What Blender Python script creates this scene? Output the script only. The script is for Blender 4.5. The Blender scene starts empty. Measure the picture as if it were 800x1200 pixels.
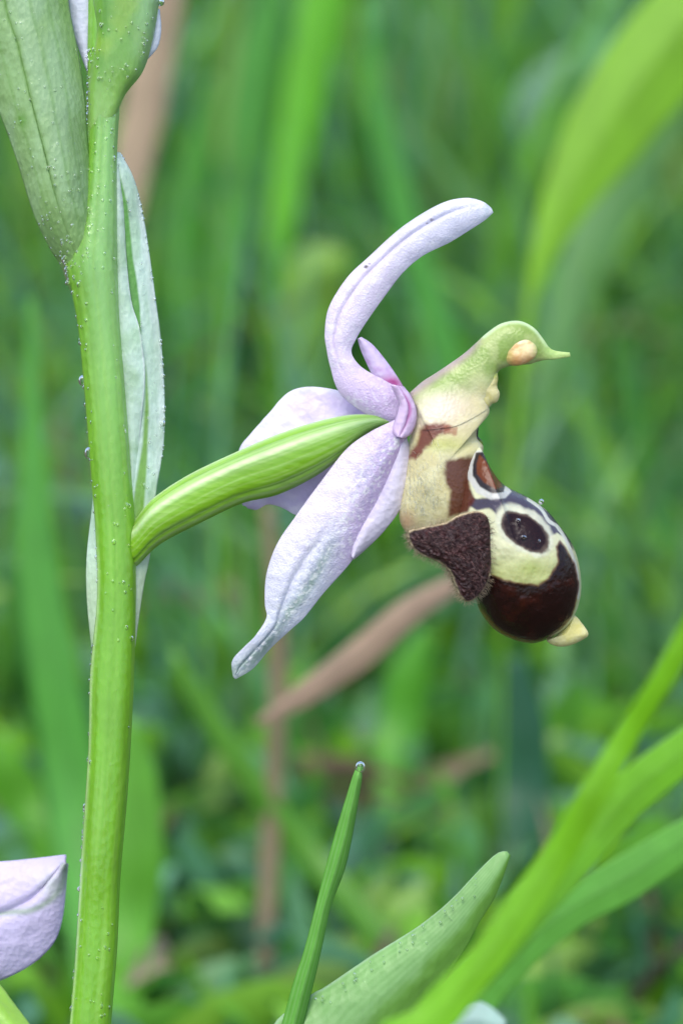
import bpy, math, random
import numpy as np
from mathutils import Vector, Matrix

rng = np.random.default_rng(7)
random.seed(7)
sc = bpy.context.scene
COL = sc.collection

# ------------------------------------------------------------------ camera, sky, sun, exposure  (1 unit = 1 cm)
FOCUS = 18.0                  # camera to flower
FRAME_H = 6.0                 # height of the frame at the flower
CPP = FRAME_H / 1200.0        # cm per photograph pixel at the flower
PITCH = math.radians(20)
CAM_Z = 14.0
CAM = np.array([0.0, 0.0, CAM_Z])
RT = np.array([1.0, 0.0, 0.0])
FW = np.array([0.0, math.cos(PITCH), -math.sin(PITCH)])
UP = np.array([0.0, math.sin(PITCH), math.cos(PITCH)])

cam_d = bpy.data.cameras.new('camera')
cam = bpy.data.objects.new('camera', cam_d)
COL.objects.link(cam)
cam.location = CAM
cam.rotation_euler = (math.pi / 2 - PITCH, 0, 0)
cam_d.sensor_fit = 'VERTICAL'
cam_d.sensor_height = 24
cam_d.lens = 12.0 / (FRAME_H / 2 / FOCUS)
cam_d.clip_start = 0.1
cam_d.clip_end = 5000
cam_d.dof.use_dof = True
cam_d.dof.focus_distance = FOCUS
APERTURE = 0.37               # lens opening in cm
cam_d.dof.aperture_fstop = cam_d.lens * 0.001 / APERTURE
sc.camera = cam

SUN_EL, SUN_AZ = math.radians(66), math.radians(-160)
world = bpy.data.worlds.new('World')
sc.world = world
world.use_nodes = True
wn = world.node_tree
wn.nodes.clear()
sky = wn.nodes.new('ShaderNodeTexSky')
sky.sky_type = 'NISHITA'
sky.sun_disc = False
sky.sun_elevation = SUN_EL
sky.sun_rotation = SUN_AZ
sky.air_density = 1.0
sky.dust_density = 2.5
sky.ozone_density = 1.5
bg = wn.nodes.new('ShaderNodeBackground')
bg.inputs['Strength'].default_value = 0.15
wo = wn.nodes.new('ShaderNodeOutputWorld')
wn.links.new(sky.outputs[0], bg.inputs[0])
wn.links.new(bg.outputs[0], wo.inputs[0])
sun_d = bpy.data.lights.new('sun', 'SUN')
sun_d.energy = 1.2
sun_d.angle = math.radians(42)
sun_d.color = (1.0, 0.97, 0.92)
sun = bpy.data.objects.new('sun', sun_d)
COL.objects.link(sun)
sdir = Vector((math.sin(SUN_AZ) * math.cos(SUN_EL), math.cos(SUN_AZ) * math.cos(SUN_EL), math.sin(SUN_EL)))
sun.rotation_euler = sdir.to_track_quat('Z', 'Y').to_euler()
sun.location = (0, 0, 60)
sc.view_settings.view_transform = 'Standard'
sc.view_settings.look = 'None'
sc.view_settings.exposure = 0.88
sc.view_settings.gamma = 1.0
sc.cycles.use_denoising = True
sc.cycles.max_bounces = 8
sc.cycles.transmission_bounces = 8
sc.cycles.transparent_max_bounces = 8


# ------------------------------------------------------------------ helpers
def S(px, py, d=0.0):
    """a point of the flower plane, in photograph pixels and d pixels behind it"""
    px, py, d = np.broadcast_arrays(np.asarray(px, float), np.asarray(py, float), np.asarray(d, float))
    f = FOCUS + d * CPP
    return CAM + f[..., None] * FW + ((px - 400) * CPP)[..., None] * RT + ((600 - py) * CPP)[..., None] * UP


def at(px, py, D):
    """the point D cm ahead of the camera on the line of sight through a pixel"""
    k = CPP / FOCUS
    return CAM + D * (FW + (px - 400) * k * RT + (600 - py) * k * UP)


def lin(c):
    c = np.asarray(c, float) / 255.0
    return np.where(c <= 0.04045, c / 12.92, ((c + 0.055) / 1.055) ** 2.4)


def hash2(i, j, s):
    v = np.sin(i * 127.1 + j * 311.7 + s * 74.7) * 43758.5453
    return v - np.floor(v)


def noise2(x, y, scale, seed=0):
    x = np.asarray(x, float) / scale
    y = np.asarray(y, float) / scale
    i, j = np.floor(x), np.floor(y)
    fx, fy = x - i, y - j
    fx, fy = fx * fx * (3 - 2 * fx), fy * fy * (3 - 2 * fy)
    a, b = hash2(i, j, seed), hash2(i + 1, j, seed)
    c, d = hash2(i, j + 1, seed), hash2(i + 1, j + 1, seed)
    return (a * (1 - fx) + b * fx) * (1 - fy) + (c * (1 - fx) + d * fx) * fy


def fbm(x, y, scale, seed=0):
    return (noise2(x, y, scale, seed) + 0.5 * noise2(x, y, scale / 2.1, seed + 3) + 0.25 * noise2(x, y, scale / 4.3, seed + 5)) / 1.75


def spline(pts, n, closed=False):
    """Catmull-Rom through pts (any dimension), n points evenly spaced by length"""
    p = np.asarray(pts, float)
    k = len(p)
    if closed:
        q = np.vstack([p[-1:], p, p[:2]])
        segs = k
    else:
        q = np.vstack([2 * p[0] - p[1], p, 2 * p[-1] - p[-2]])
        segs = k - 1
    t = np.linspace(0, 1, 13)[:-1][:, None]
    out = []
    for s in range(segs):
        a, b, c, d = q[s], q[s + 1], q[s + 2], q[s + 3]
        out.append(0.5 * ((2 * b) + (c - a) * t + (2 * a - 5 * b + 4 * c - d) * t ** 2 + (3 * b - a - 3 * c + d) * t ** 3))
    out.append((p[0] if closed else p[-1])[None, :])
    o = np.vstack(out)
    L = np.concatenate([[0], np.cumsum(np.linalg.norm(np.diff(o, axis=0), axis=1))])
    if closed:
        tt = np.linspace(0, L[-1], n + 1)[:-1]
    else:
        tt = np.linspace(0, L[-1], n)
    return np.stack([np.interp(tt, L, o[:, c]) for c in range(o.shape[1])], 1)


def sdf(poly, x, y):
    """signed distance to a polygon (negative inside)"""
    P = np.asarray(poly, float)
    Q = np.roll(P, -1, axis=0)
    x, y = np.asarray(x, float), np.asarray(y, float)
    best = np.full(x.shape, 1e9)
    ins = np.zeros(x.shape, bool)
    for (ax, ay), (bx, by) in zip(P, Q):
        ex, ey = bx - ax, by - ay
        t = np.clip(((x - ax) * ex + (y - ay) * ey) / (ex * ex + ey * ey + 1e-9), 0, 1)
        best = np.minimum(best, np.hypot(x - ax - t * ex, y - ay - t * ey))
        c = ((ay > y) != (by > y)) & (x < (bx - ax) * (y - ay) / (by - ay + 1e-12) + ax)
        ins ^= c
    return np.where(ins, -best, best)


def sstep(a, b, x):
    t = np.clip((x - a) / (b - a), 0, 1)
    return t * t * (3 - 2 * t)


def linedist(pts, x, y):
    P = spline(pts, 40)
    best = np.full(np.shape(x), 1e9)
    for (ax, ay), (bx, by) in zip(P[:-1], P[1:]):
        ex, ey = bx - ax, by - ay
        t = np.clip(((x - ax) * ex + (y - ay) * ey) / (ex * ex + ey * ey + 1e-9), 0, 1)
        best = np.minimum(best, np.hypot(x - ax - t * ex, y - ay - t * ey))
    return best


def mixc(base, col, m):
    return base * (1 - m[:, None]) + lin(col)[None, :] * m[:, None]


def flat(col, n):
    return np.tile(lin(col)[None, :], (n, 1))


def link(name, verts, faces, mat, parent=None, cols=None, smooth=True, solid=None, sub=0):
    me = bpy.data.meshes.new(name)
    v = np.asarray(verts, float)
    if parent is not None:
        v = v - np.asarray(BASE[parent.name])
    f = np.asarray(faces)
    if f.dtype != object:
        nf, k = f.shape
        me.vertices.add(len(v))
        me.vertices.foreach_set('co', v.ravel())
        me.loops.add(nf * k)
        me.loops.foreach_set('vertex_index', f.astype(np.int32).ravel())
        me.polygons.add(nf)
        me.polygons.foreach_set('loop_start', np.arange(0, nf * k, k, dtype=np.int32))
        me.polygons.foreach_set('loop_total', np.full(nf, k, dtype=np.int32))
        me.update(calc_edges=True)
    else:
        me.from_pydata([tuple(a) for a in v], [], [list(map(int, a)) for a in faces])
    if cols is not None:
        a = me.color_attributes.new('Col', 'FLOAT_COLOR', 'POINT')
        c4 = np.ones((len(v), 4))
        c4[:, :3] = np.clip(cols, 0, 1)
        a.data.foreach_set('color', c4.ravel())
    me.polygons.foreach_set('use_smooth', [smooth] * len(me.polygons))
    me.validate()
    me.materials.append(mat)
    o = bpy.data.objects.new(name, me)
    COL.objects.link(o)
    if parent is not None:
        o.parent = parent
    if solid:
        m = o.modifiers.new('thickness', 'SOLIDIFY')
        m.thickness = solid
        m.offset = 0
    if sub:
        m = o.modifiers.new('smooth', 'SUBSURF')
        m.levels = m.render_levels = sub
    return o


BASE = {}


def thing(name, label, cat, base, group=None):
    o = bpy.data.objects.new(name, None)
    COL.objects.link(o)
    o.location = base
    o.empty_display_size = 0.3
    BASE[o.name] = np.asarray(base, float)
    tag(o, label, cat, group)
    return o


def tag(o, label=None, cat=None, group=None, kind=None):
    if label: o['label'] = label
    if cat: o['category'] = cat
    if group: o['group'] = group
    if kind: o['kind'] = kind
    return o


def subpart(o):
    """let children be built in the same coordinates as this part"""
    BASE[o.name] = BASE[o.parent.name]
    return o


def grid_faces(nu, nv, wrap=False):
    i = np.arange(nu - 1)[:, None]
    j = np.arange(nv if wrap else nv - 1)[None, :]
    j2 = (j + 1) % nv
    a = i * nv + j
    b = i * nv + j2
    c = (i + 1) * nv + j2
    d = (i + 1) * nv + j
    return np.stack([a, b, c, d], -1).reshape(-1, 4)


def sheet(name, L, R, mat, parent, depth, color, nu=80, nv=28, solid=0.012, wob=0.6, paired=False):
    """a leaf or sepal between two edges; depth(u, v, h) in pixels (v -1..1, h the half width)"""
    if paired:
        LR = spline(np.hstack([L, R]), nu)
        l, r = LR[:, :2], LR[:, 2:]
    else:
        l, r = spline(L, nu), spline(R, nu)
    u = np.linspace(0, 1, nu)[:, None] * np.ones((1, nv))
    v = np.ones((nu, 1)) * np.linspace(-1, 1, nv)[None, :]
    w = (v + 1)[..., None] / 2
    xy = l[:, None, :] * (1 - w) + r[:, None, :] * w
    h = np.linalg.norm(r - l, axis=1)[:, None] / 2 * np.ones((1, nv))
    d = depth(u, v, h)
    x, y = xy[..., 0].ravel(), xy[..., 1].ravel()
    d = d.ravel() + (fbm(x, y, 14, 2) - 0.5) * 2 * wob
    c = color(x, y, u.ravel(), v.ravel())
    return link(name, S(x, y, d), grid_faces(nu, nv), mat, parent, c, solid=solid)


def tube(name, L, R, mat, parent, color, depth=lambda u: 0 * u, over=None, ratio=0.9, nu=90, nv=48, rib=None, paired=True, d0=0):
    """a solid of oval section between two edges; a: 0 at the right edge, pi at the left, pi/2 towards the camera"""
    if paired:
        LR = spline(np.hstack([L, R]), nu)
        l, r = LR[:, :2], LR[:, 2:]
    else:
        l, r = spline(L, nu), spline(R, nu)
    a = np.linspace(0, 2 * math.pi, nv, endpoint=False)[None, :] * np.ones((nu, 1))
    u = np.linspace(0, 1, nu)[:, None] * np.ones((1, nv))
    c = (l + r)[:, None, :] / 2
    hv = (r - l)[:, None, :] / 2
    h = np.linalg.norm(hv, axis=2)
    k = np.ones_like(a) if rib is None else rib(u, a)
    xy = c + hv * (np.cos(a) * k)[..., None]
    d = d0 + depth(u) - h * ratio * np.sin(a) * k
    if over is not None:                      # lie on another body where it swells further out
        z, zo = np.abs(d), over(xy[..., 0], xy[..., 1]) + 1.2
        e = np.clip(0.5 + 0.5 * (zo - z) / 15.0, 0, 1)
        z = z * (1 - e) + zo * e + 10.0 * e * (1 - e)
        d = np.where(np.sin(a) >= -1e-6, -z, z)
    x, y = xy[..., 0].ravel(), xy[..., 1].ravel()
    V = S(x, y, d.ravel())
    cols = color(x, y, u.ravel(), a.ravel())
    f = [list(q) for q in grid_faces(nu, nv, True)]
    n = len(V)
    V = np.vstack([V, V[:nv].mean(0)[None], V[-nv:].mean(0)[None]])
    cols = np.vstack([cols, cols[:nv].mean(0)[None], cols[-nv:].mean(0)[None]])
    tri = [[n, (j + 1) % nv, j] for j in range(nv)] + [[n + 1, (nu - 1) * nv + j, (nu - 1) * nv + (j + 1) % nv] for j in range(nv)]
    faces = np.empty(len(f) + len(tri), dtype=object)
    for i, q in enumerate(f + tri):
        faces[i] = q
    return link(name, V, faces, mat, parent, cols)


def pillow(name, outline, centre, W, mat, parent, color, nr=40, nt=120, d0=0.0, power=2.0, bump=0.0, dfun=None, flatk=0.5):
    """a body swelling from an outline towards both sides; both sides carry the same marks (the flower is symmetric)"""
    B = spline(outline, nt, closed=True)
    C = np.asarray(centre, float)
    r = np.sin(np.linspace(0, math.pi / 2, nr))      # denser at the rim
    rr = np.concatenate([r, r[::-1][1:]])
    sg = np.concatenate([np.ones(nr), -np.ones(nr - 1)])
    xy = C + (B[None, :, :] - C) * rr[:, None, None]
    z = W * np.clip(1 - rr ** power, 0, 1) ** flatk
    x, y = xy[..., 0], xy[..., 1]
    d = d0 - (z * sg)[:, None] * np.ones((1, nt))
    if bump:
        d = d - (fbm(x, y, 16, 9) - 0.5) * bump * sg[:, None] * (1 - rr ** 4)[:, None]
    if dfun is not None:
        d = d + dfun(x, y) * (sg[:, None] if getattr(dfun, 'sym', True) else 1)
    x, y, d = x.ravel(), y.ravel(), d.ravel()
    rw = np.repeat(rr, nt)
    return link(name, S(x, y, d), grid_faces(2 * nr - 1, nt, True), mat, parent, color(x, y, rw, d))


# ------------------------------------------------------------------ materials
def tissue(name, rough=0.45, trans=0.25, bump=0.25, bscale=60.0, stretch=(1, 1, 1), sss=0.0, sssr=(0.02, 0.03, 0.01), coat=0.0, var=0.12,
           spec=0.5, sparkle=0.0, vscale=6.0, bdist=0.02):
    m = bpy.data.materials.new(name)
    m.use_nodes = True
    nt = m.node_tree
    nt.nodes.clear()
    N = nt.nodes.new
    K = nt.links.new
    out = N('ShaderNodeOutputMaterial')
    att = N('ShaderNodeAttribute'); att.attribute_name = 'Col'
    tc = N('ShaderNodeTexCoord')
    mp = N('ShaderNodeMapping'); mp.inputs['Scale'].default_value = stretch
    K(tc.outputs['Object'], mp.inputs[0])
    n1 = N('ShaderNodeTexNoise'); n1.inputs['Scale'].default_value = vscale; n1.inputs['Detail'].default_value = 5
    K(mp.outputs[0], n1.inputs['Vector'])
    mr = N('ShaderNodeMapRange'); mr.inputs[1].default_value = 0.25; mr.inputs[2].default_value = 0.75
    mr.inputs[3].default_value = 1 - var; mr.inputs[4].default_value = 1 + var
    K(n1.outputs[0], mr.inputs[0])
    mul = N('ShaderNodeVectorMath'); mul.operation = 'SCALE'
    K(att.outputs['Color'], mul.inputs[0]); K(mr.outputs[0], mul.inputs['Scale'])
    n2 = N('ShaderNodeTexNoise'); n2.inputs['Scale'].default_value = bscale; n2.inputs['Detail'].default_value = 4
    K(mp.outputs[0], n2.inputs['Vector'])
    vo = N('ShaderNodeTexVoronoi'); vo.inputs['Scale'].default_value = bscale * 0.9
    K(mp.outputs[0], vo.inputs['Vector'])
    ad = N('ShaderNodeMath'); ad.operation = 'ADD'
    K(n2.outputs[0], ad.inputs[0]); K(vo.outputs['Distance'], ad.inputs[1])
    bp = N('ShaderNodeBump'); bp.inputs['Strength'].default_value = bump; bp.inputs['Distance'].default_value = bdist
    K(ad.outputs[0], bp.inputs['Height'])
    pr = N('ShaderNodeBsdfPrincipled')
    K(mul.outputs[0], pr.inputs['Base Color']); K(bp.outputs[0], pr.inputs['Normal'])
    pr.inputs['Roughness'].default_value = rough
    pr.inputs['Specular IOR Level'].default_value = spec
    pr.inputs['Coat Weight'].default_value = coat
    pr.inputs['Coat Roughness'].default_value = 0.12
    K(bp.outputs[0], pr.inputs['Coat Normal'])
    if sss:
        pr.inputs['Subsurface Weight'].default_value = sss
        pr.inputs['Subsurface Radius'].default_value = sssr
        pr.inputs['Subsurface Scale'].default_value = 1.0
    if sparkle:
        n3 = N('ShaderNodeTexVoronoi'); n3.inputs['Scale'].default_value = bscale * 0.45
        K(mp.outputs[0], n3.inputs['Vector'])
        m3 = N('ShaderNodeMapRange'); m3.inputs[1].default_value = 0.05; m3.inputs[2].default_value = 0.4
        m3.inputs[3].default_value = max(0.08, rough - sparkle); m3.inputs[4].default_value = rough
        K(n3.outputs['Distance'], m3.inputs[0]); K(m3.outputs[0], pr.inputs['Roughness'])
    if trans:
        tr = N('ShaderNodeBsdfTranslucent')
        K(mul.outputs[0], tr.inputs['Color']); K(bp.outputs[0], tr.inputs['Normal'])
        mx = N('ShaderNodeMixShader'); mx.inputs[0].default_value = trans
        K(pr.outputs[0], mx.inputs[1]); K(tr.outputs[0], mx.inputs[2]); K(mx.outputs[0], out.inputs[0])
    else:
        K(pr.outputs[0], out.inputs[0])
    return m


M_STEM = tissue('stem_skin', rough=0.36, trans=0.0, bump=0.16, bscale=34, stretch=(1, 1, 0.5), sss=0.35, sssr=(0.05, 0.09, 0.02), var=0.10, coat=0.4)
M_OVARY = tissue('ovary_skin', rough=0.34, trans=0.0, bump=0.16, bscale=34, stretch=(0.4, 1, 1), sss=0.35, sssr=(0.05, 0.09, 0.02), var=0.10)
M_BRACT = tissue('bract_skin', rough=0.36, trans=0.30, bump=0.35, bscale=44, bdist=0.012, coat=0.35, stretch=(1, 1, 0.5), var=0.12, sparkle=0.15)
M_SEPAL = tissue('sepal_tissue', rough=0.42, trans=0.4, bump=0.38, bscale=95, bdist=0.009, var=0.04, sparkle=0.3, vscale=9, coat=0.3)
M_SEPALS = tissue('smooth_sepal_tissue', rough=0.45, trans=0.32, bump=0.25, bscale=30, var=0.05, vscale=8)
M_COLUMN = tissue('column_tissue', rough=0.32, trans=0.0, bump=0.14, bscale=55, coat=0.15, spec=0.35, sss=0.35, sssr=(0.06, 0.06, 0.03), var=0.10, vscale=10)
M_LIP = tissue('lip_skin', rough=0.26, trans=0.0, bump=0.12, bscale=45, sss=0.15, sssr=(0.03, 0.015, 0.008), var=0.08, coat=0.06, spec=0.28, vscale=14)
M_FUR = tissue('velvet_lobe', rough=0.5, trans=0.0, bump=0.9, bscale=45, var=0.35, vscale=24)
M_HAIR = tissue('hair', rough=0.4, trans=0.3, bump=0.0, var=0.1)
M_LEAF = tissue('leaf', rough=0.42, trans=0.35, bump=0.25, bscale=20, var=0.12, stretch=(1, 1, 0.4), vscale=4)
M_GRASS = tissue('meadow_grass', rough=0.45, trans=0.38, bump=0.0, var=0.15, vscale=1.5)
M_DRY = tissue('dry_stalk', rough=0.7, trans=0.12, bump=0.3, bscale=8, var=0.22, vscale=2)

M_WATER = bpy.data.materials.new('water')
M_WATER.use_nodes = True
_p = M_WATER.node_tree.nodes['Principled BSDF']
_p.inputs['Transmission Weight'].default_value = 1.0
_p.inputs['Roughness'].default_value = 0.02
_p.inputs['IOR'].default_value = 1.33
_p.inputs['Base Color'].default_value = (1, 1, 1, 1)


# ------------------------------------------------------------------ the ground
def soil():
    m = bpy.data.materials.new('soil')
    m.use_nodes = True
    nt = m.node_tree
    pr = nt.nodes['Principled BSDF']
    tc = nt.nodes.new('ShaderNodeTexCoord')
    n = nt.nodes.new('ShaderNodeTexNoise'); n.inputs['Scale'].default_value = 0.35; n.inputs['Detail'].default_value = 8
    nt.links.new(tc.outputs['Object'], n.inputs['Vector'])
    cr = nt.nodes.new('ShaderNodeValToRGB')
    cr.color_ramp.elements[0].position = 0.35
    cr.color_ramp.elements[0].color = (*lin((38, 40, 28)), 1)
    cr.color_ramp.elements[1].position = 0.65
    cr.color_ramp.elements[1].color = (*lin((92, 84, 66)), 1)
    nt.links.new(n.outputs[0], cr.inputs[0]); nt.links.new(cr.outputs[0], pr.inputs['Base Color'])
    b = nt.nodes.new('ShaderNodeBump'); b.inputs['Strength'].default_value = 0.8; b.inputs['Distance'].default_value = 0.4
    nt.links.new(n.outputs[0], b.inputs['Height']); nt.links.new(b.outputs[0], pr.inputs['Normal'])
    pr.inputs['Roughness'].default_value = 0.95
    return m


g = np.concatenate([[-2500, -800, -300], np.linspace(-150, 150, 91), [300, 800, 2500]])
gx, gy = np.meshgrid(g, g + 60, indexing='ij')
gz = (fbm(gx + 500, gy + 500, 30, 4) - 0.5) * 1.6 * (np.hypot(gx, gy - 60) < 200)
gv = np.stack([gx, gy, gz], -1).reshape(-1, 3)
o = link('ground', gv, grid_faces(len(g), len(g)), soil())
tag(o, kind='structure')


def gh(x, y):
    return (fbm(np.asarray(x) + 500, np.asarray(y) + 500, 30, 4) - 0.5) * 1.6


# ------------------------------------------------------------------ the orchid
stem_base = S(40, 2150, 0)
stem_base[2] = float(gh(stem_base[0], stem_base[1]))
orchid = thing('bee_orchid', 'flowering orchid with pale lilac sepals, dark brown patterned lip and a thick dewy green stem', 'orchid', stem_base)

WHITE, PALE = (232, 226, 246), (214, 232, 222)

# stem
SL = [(105, -160), (104, 0), (103, 60), (103, 120), (100, 190), (91, 250), (79, 308), (85, 345), (92, 385), (99, 456), (107, 557), (112, 620), (114, 700),
      (106, 788), (104, 875), (97, 983), (89, 1113), (82, 1200), (66, 1420), (50, 1700), (30, 2150)]
SR = [(140, -160), (141, 0), (141, 60), (140, 120), (137, 180), (137, 250), (138, 308), (139, 345), (141, 385), (148, 478), (155, 573), (158, 620), (159, 700),
      (156, 810), (150, 918), (141, 1027), (137, 1113), (130, 1200), (114, 1420), (98, 1700), (78, 2150)]


def stem_col(x, y, u, a):
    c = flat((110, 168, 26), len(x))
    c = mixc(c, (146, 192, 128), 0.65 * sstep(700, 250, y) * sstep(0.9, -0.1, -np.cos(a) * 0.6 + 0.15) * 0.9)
    c = mixc(c, (150, 196, 84), 0.28 * sstep(0.5, 0.9, noise2(a * 9, y / 160, 1.0, 3)))
    c = mixc(c, (96, 148, 20), 0.28 * sstep(0.5, 0.9, noise2(a * 7, y / 200, 1.0, 13)))
    # pale edge ridge down the left flank
    rid = np.exp(-((a - 2.72) / 0.13) ** 2) * sstep(560, 700, y)
    c = mixc(c, (176, 208, 140), 0.75 * rid)
    rid2 = np.exp(-((a - 1.95) / 0.10) ** 2) * sstep(640, 300, y)
    c = mixc(c, (96, 150, 22), 0.6 * rid2)
    return c


def stem_rib(u, a):
    return 1 + 0.018 * np.cos(6 * a + 1.0) + 0.010 * np.cos(11 * a + 3 * u)


sd = lambda u: 0 * u
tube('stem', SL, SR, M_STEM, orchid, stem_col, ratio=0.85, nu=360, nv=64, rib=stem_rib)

# big upper-left bract, clasping the stem
bl = [(-60, -160), (-38, 0), (-18, 60), (0, 122), (22, 182), (45, 255), (62, 292), (72, 308), (80, 330), (90, 352)]
br = [(60, -160), (79, 0), (90, 60), (98, 114), (101, 160), (105, 205), (113, 262), (117, 292), (112, 325), (98, 354)]


def c_bract_big(x, y, u, v):
    c = flat((148, 186, 118), len(x))
    c = mixc(c, (172, 205, 160), 0.6 * sstep(0.3, 0.7, fbm(x * 2, y * 0.5, 40, 6)))
    vein = np.exp(-((v + 0.18 + 0.02 * np.sin(u * 8)) / 0.045) ** 2)
    c = mixc(c, (96, 146, 34), 0.8 * vein)
    for k, w in ((-0.55, 0.03), (0.3, 0.035), (0.62, 0.03)):
        c = mixc(c, (112, 160, 66), 0.45 * np.exp(-((v - k) / w) ** 2))
    c = mixc(c, (88, 146, 20), 0.8 * np.exp(-(((x - 32) / 6) ** 2 + ((y - 146) / 8) ** 2)))
    c = mixc(c, (150, 192, 112), 0.95 * sstep(0.72, 0.9, u))
    c = mixc(c, (118, 168, 44), 0.5 * sstep(0.55, 0.95, v) * sstep(0.6, 0.2, u))
    return c


sheet('upper_bract', bl, br, M_BRACT, orchid, lambda u, v, h: -20 - 22 * (1 - v ** 2) + 14 * np.maximum(v, 0) ** 3 - 3.0 * np.exp(-((v + 0.18) / 0.06) ** 2) * -1
      - 8 * (1 - u) + 40 * sstep(0.70, 1.0, u), c_bract_big, nu=130, nv=60, solid=0.03, wob=1.2, paired=True)['label'] = 'broad pale green bract cut by the top of the picture'

# the bud above right, its sepals still folded green
def c_bud(x, y, u, a):
    c = flat((108, 158, 62), len(x))
    c = mixc(c, (150, 190, 138), 0.65 * sstep(0.5, 0.9, (x - 110) / 75))
    c = mixc(c, (84, 138, 30), 0.7 * np.exp(-((x - 122 - (60 - y) * 0.08) / 4) ** 2))
    c = mixc(c, (140, 176, 60), 0.5 * sstep(0.45, 0.75, fbm(x, y, 30, 8)))
    return mixc(c, (132, 178, 86), sstep(60, 125, y))


tube('flower_bud', [(104, -150), (107, -60), (108, 0), (111, 36), (107, 75), (104, 110), (105, 160)], [(170, -150), (190, -60), (187, 0), (180, 45), (168, 84), (146, 114), (128, 160)],
     M_STEM, orchid, c_bud, ratio=0.62, nu=90, nv=56, rib=lambda u, a: 1 + 0.03 * np.cos(5 * a + 2), d0=-6)
sheet('bud_sepal', [(78, -60), (80, -5), (88, 40), (102, 82)], [(116, -60), (113, -5), (110, 30), (104, 82)], M_SEPALS, orchid, lambda u, v, h: 4 - 6 * (1 - v ** 2),
      lambda x, y, u, v: mixc(flat((222, 226, 240), len(x)), (190, 200, 205), 0.5 * fbm(x, y, 10)), nu=30, nv=14)
sheet('bud_sepal', [(170, 66), (175, 50), (179, 30), (183, 10)], [(172, 68), (184, 54), (188, 34), (186, 10)], M_SEPALS, orchid, lambda u, v, h: 6 - 3 * (1 - v ** 2),
      lambda x, y, u, v: flat((225, 232, 240), len(x)), nu=20, nv=10)

# the bract behind the stem, whitish with green keel; its near margin folds over
def c_bract(x, y, u, v):
    c = flat((206, 230, 214), len(x))
    c = mixc(c, (226, 238, 230), 0.7 * sstep(0.6, 0.95, v))
    c = mixc(c, (150, 192, 140), 0.5 * sstep(0.3, 0.75, fbm(x * 2, y * 0.5, 24, 6)))
    c = mixc(c, (92, 158, 52), 0.95 * sstep(0, -2.5, sdf([(134, 190), (140, 198), (150, 240), (156, 300), (161, 330), (164, 356), (166, 392), (140, 392), (134, 300)], x, y)))
    c = mixc(c, (124, 172, 66), 0.95 * sstep(1, -2.0, sdf([(169, 418), (172, 440), (174, 480), (172, 540), (168, 600), (160, 620), (154, 600), (158, 568), (166, 520), (169, 470)], x, y)))
    c = mixc(c, (190, 214, 150), 0.5 * sstep(600, 700, y))
    return c


def d_bract(u, v, h):
    return 16 - 12 * (1 - v ** 2) + 4 * np.sin(u * 5)


sheet('bract', [(126, 178), (126, 210), (122, 264), (120, 354), (116, 399), (118, 462), (112, 520), (109, 583), (102, 650), (102, 700), (108, 762)],
      [(139, 178), (156, 212), (168, 264), (181, 354), (187, 399), (191, 462), (190, 520), (181, 580), (175, 646), (166, 692), (156, 762)],
      M_BRACT, orchid, d_bract, c_bract, nu=220, nv=54, solid=0.02, wob=0.8, paired=True)['label'] = 'whitish green bract behind the stem'
sheet('bract_margin', [(133, 182), (134, 230), (134, 300), (135, 352), (136, 385), (139, 418), (142, 450), (147, 510), (152, 570)], [(138, 184), (143, 235), (147, 300), (153, 352), (163, 385), (168, 418), (169, 450), (163, 510), (157, 575)],
      M_BRACT, orchid, lambda u, v, h: 3 + 4 * v ** 2 - 4 * np.sin(u * 3.1),
      lambda x, y, u, v: mixc(mixc(flat((200, 226, 206), len(x)), (232, 242, 236), sstep(0.8, 1.0, v)), (140, 186, 120), 0.4 * sstep(0.4, 0.8, fbm(x, y, 22, 4))),
      nu=110, nv=26, solid=0.016, wob=0.8, paired=True)

# ovary
OT = [(140, 622), (158, 609), (181, 584), (222, 557), (276, 531), (325, 510), (367, 496), (408, 487), (441, 487), (458, 493)]
OB = [(140, 676), (160, 664), (188, 638), (237, 612), (284, 590), (325, 580), (365, 561), (398, 538), (432, 508), (456, 497)]


def c_ovary(x, y, u, a):
    c = flat((120, 170, 30), len(x))
    f = a / math.pi            # 0 lower edge .. 1 upper edge on the near side
    for p, w, s in ((1.0, 0.10, 0.7), (0.66, 0.06, 0.65), (0.76, 0.03, 0.3), (1.3, 0.1, 0.8), (1.7, 0.1, 0.8), (0.18, 0.04, 0.3)):
        c = mixc(c, (206, 226, 178), s * np.exp(-((f - p) / w) ** 2))
    c = mixc(c, (76, 118, 40), 0.55 * np.exp(-((f - 0.27) / 0.018) ** 2))
    c = mixc(c, (190, 216, 150), 0.25 * sstep(0.5, 0.85, noise2(f * 60, u * 5, 1.0, 5)))
    c = mixc(c, (92, 140, 26), 0.3 * sstep(0.55, 0.9, noise2(f * 44, u * 4, 1.0, 8)))
    c = mixc(c, (112, 150, 92), 0.6 * sstep(0.75, 0.98, u))
    return c


def ovary_rib(u, a):
    f = a / math.pi
    k = np.ones_like(a)
    for p, w, s in ((1.0, 0.09, 0.03), (0.66, 0.08, 0.065), (0.27, 0.03, -0.04), (0.83, 0.05, -0.05), (1.3, 0.07, 0.08), (1.7, 0.07, 0.08)):
        k = k + s * np.exp(-((f - p) / w) ** 2)
    return k


_flip = lambda a: np.where(a <= math.pi, math.pi - a, 3 * math.pi - a)
tube('ovary', OB, OT, M_OVARY, orchid, lambda x, y, u, a: c_ovary(x, y, u, _flip(a)), ratio=0.85, nu=180, nv=96, rib=lambda u, a: ovary_rib(u, _flip(a)),
     d0=-8, depth=lambda u: 8 * u + 34 * (1 - u / 0.16).clip(0, 1) ** 1.5)

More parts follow.
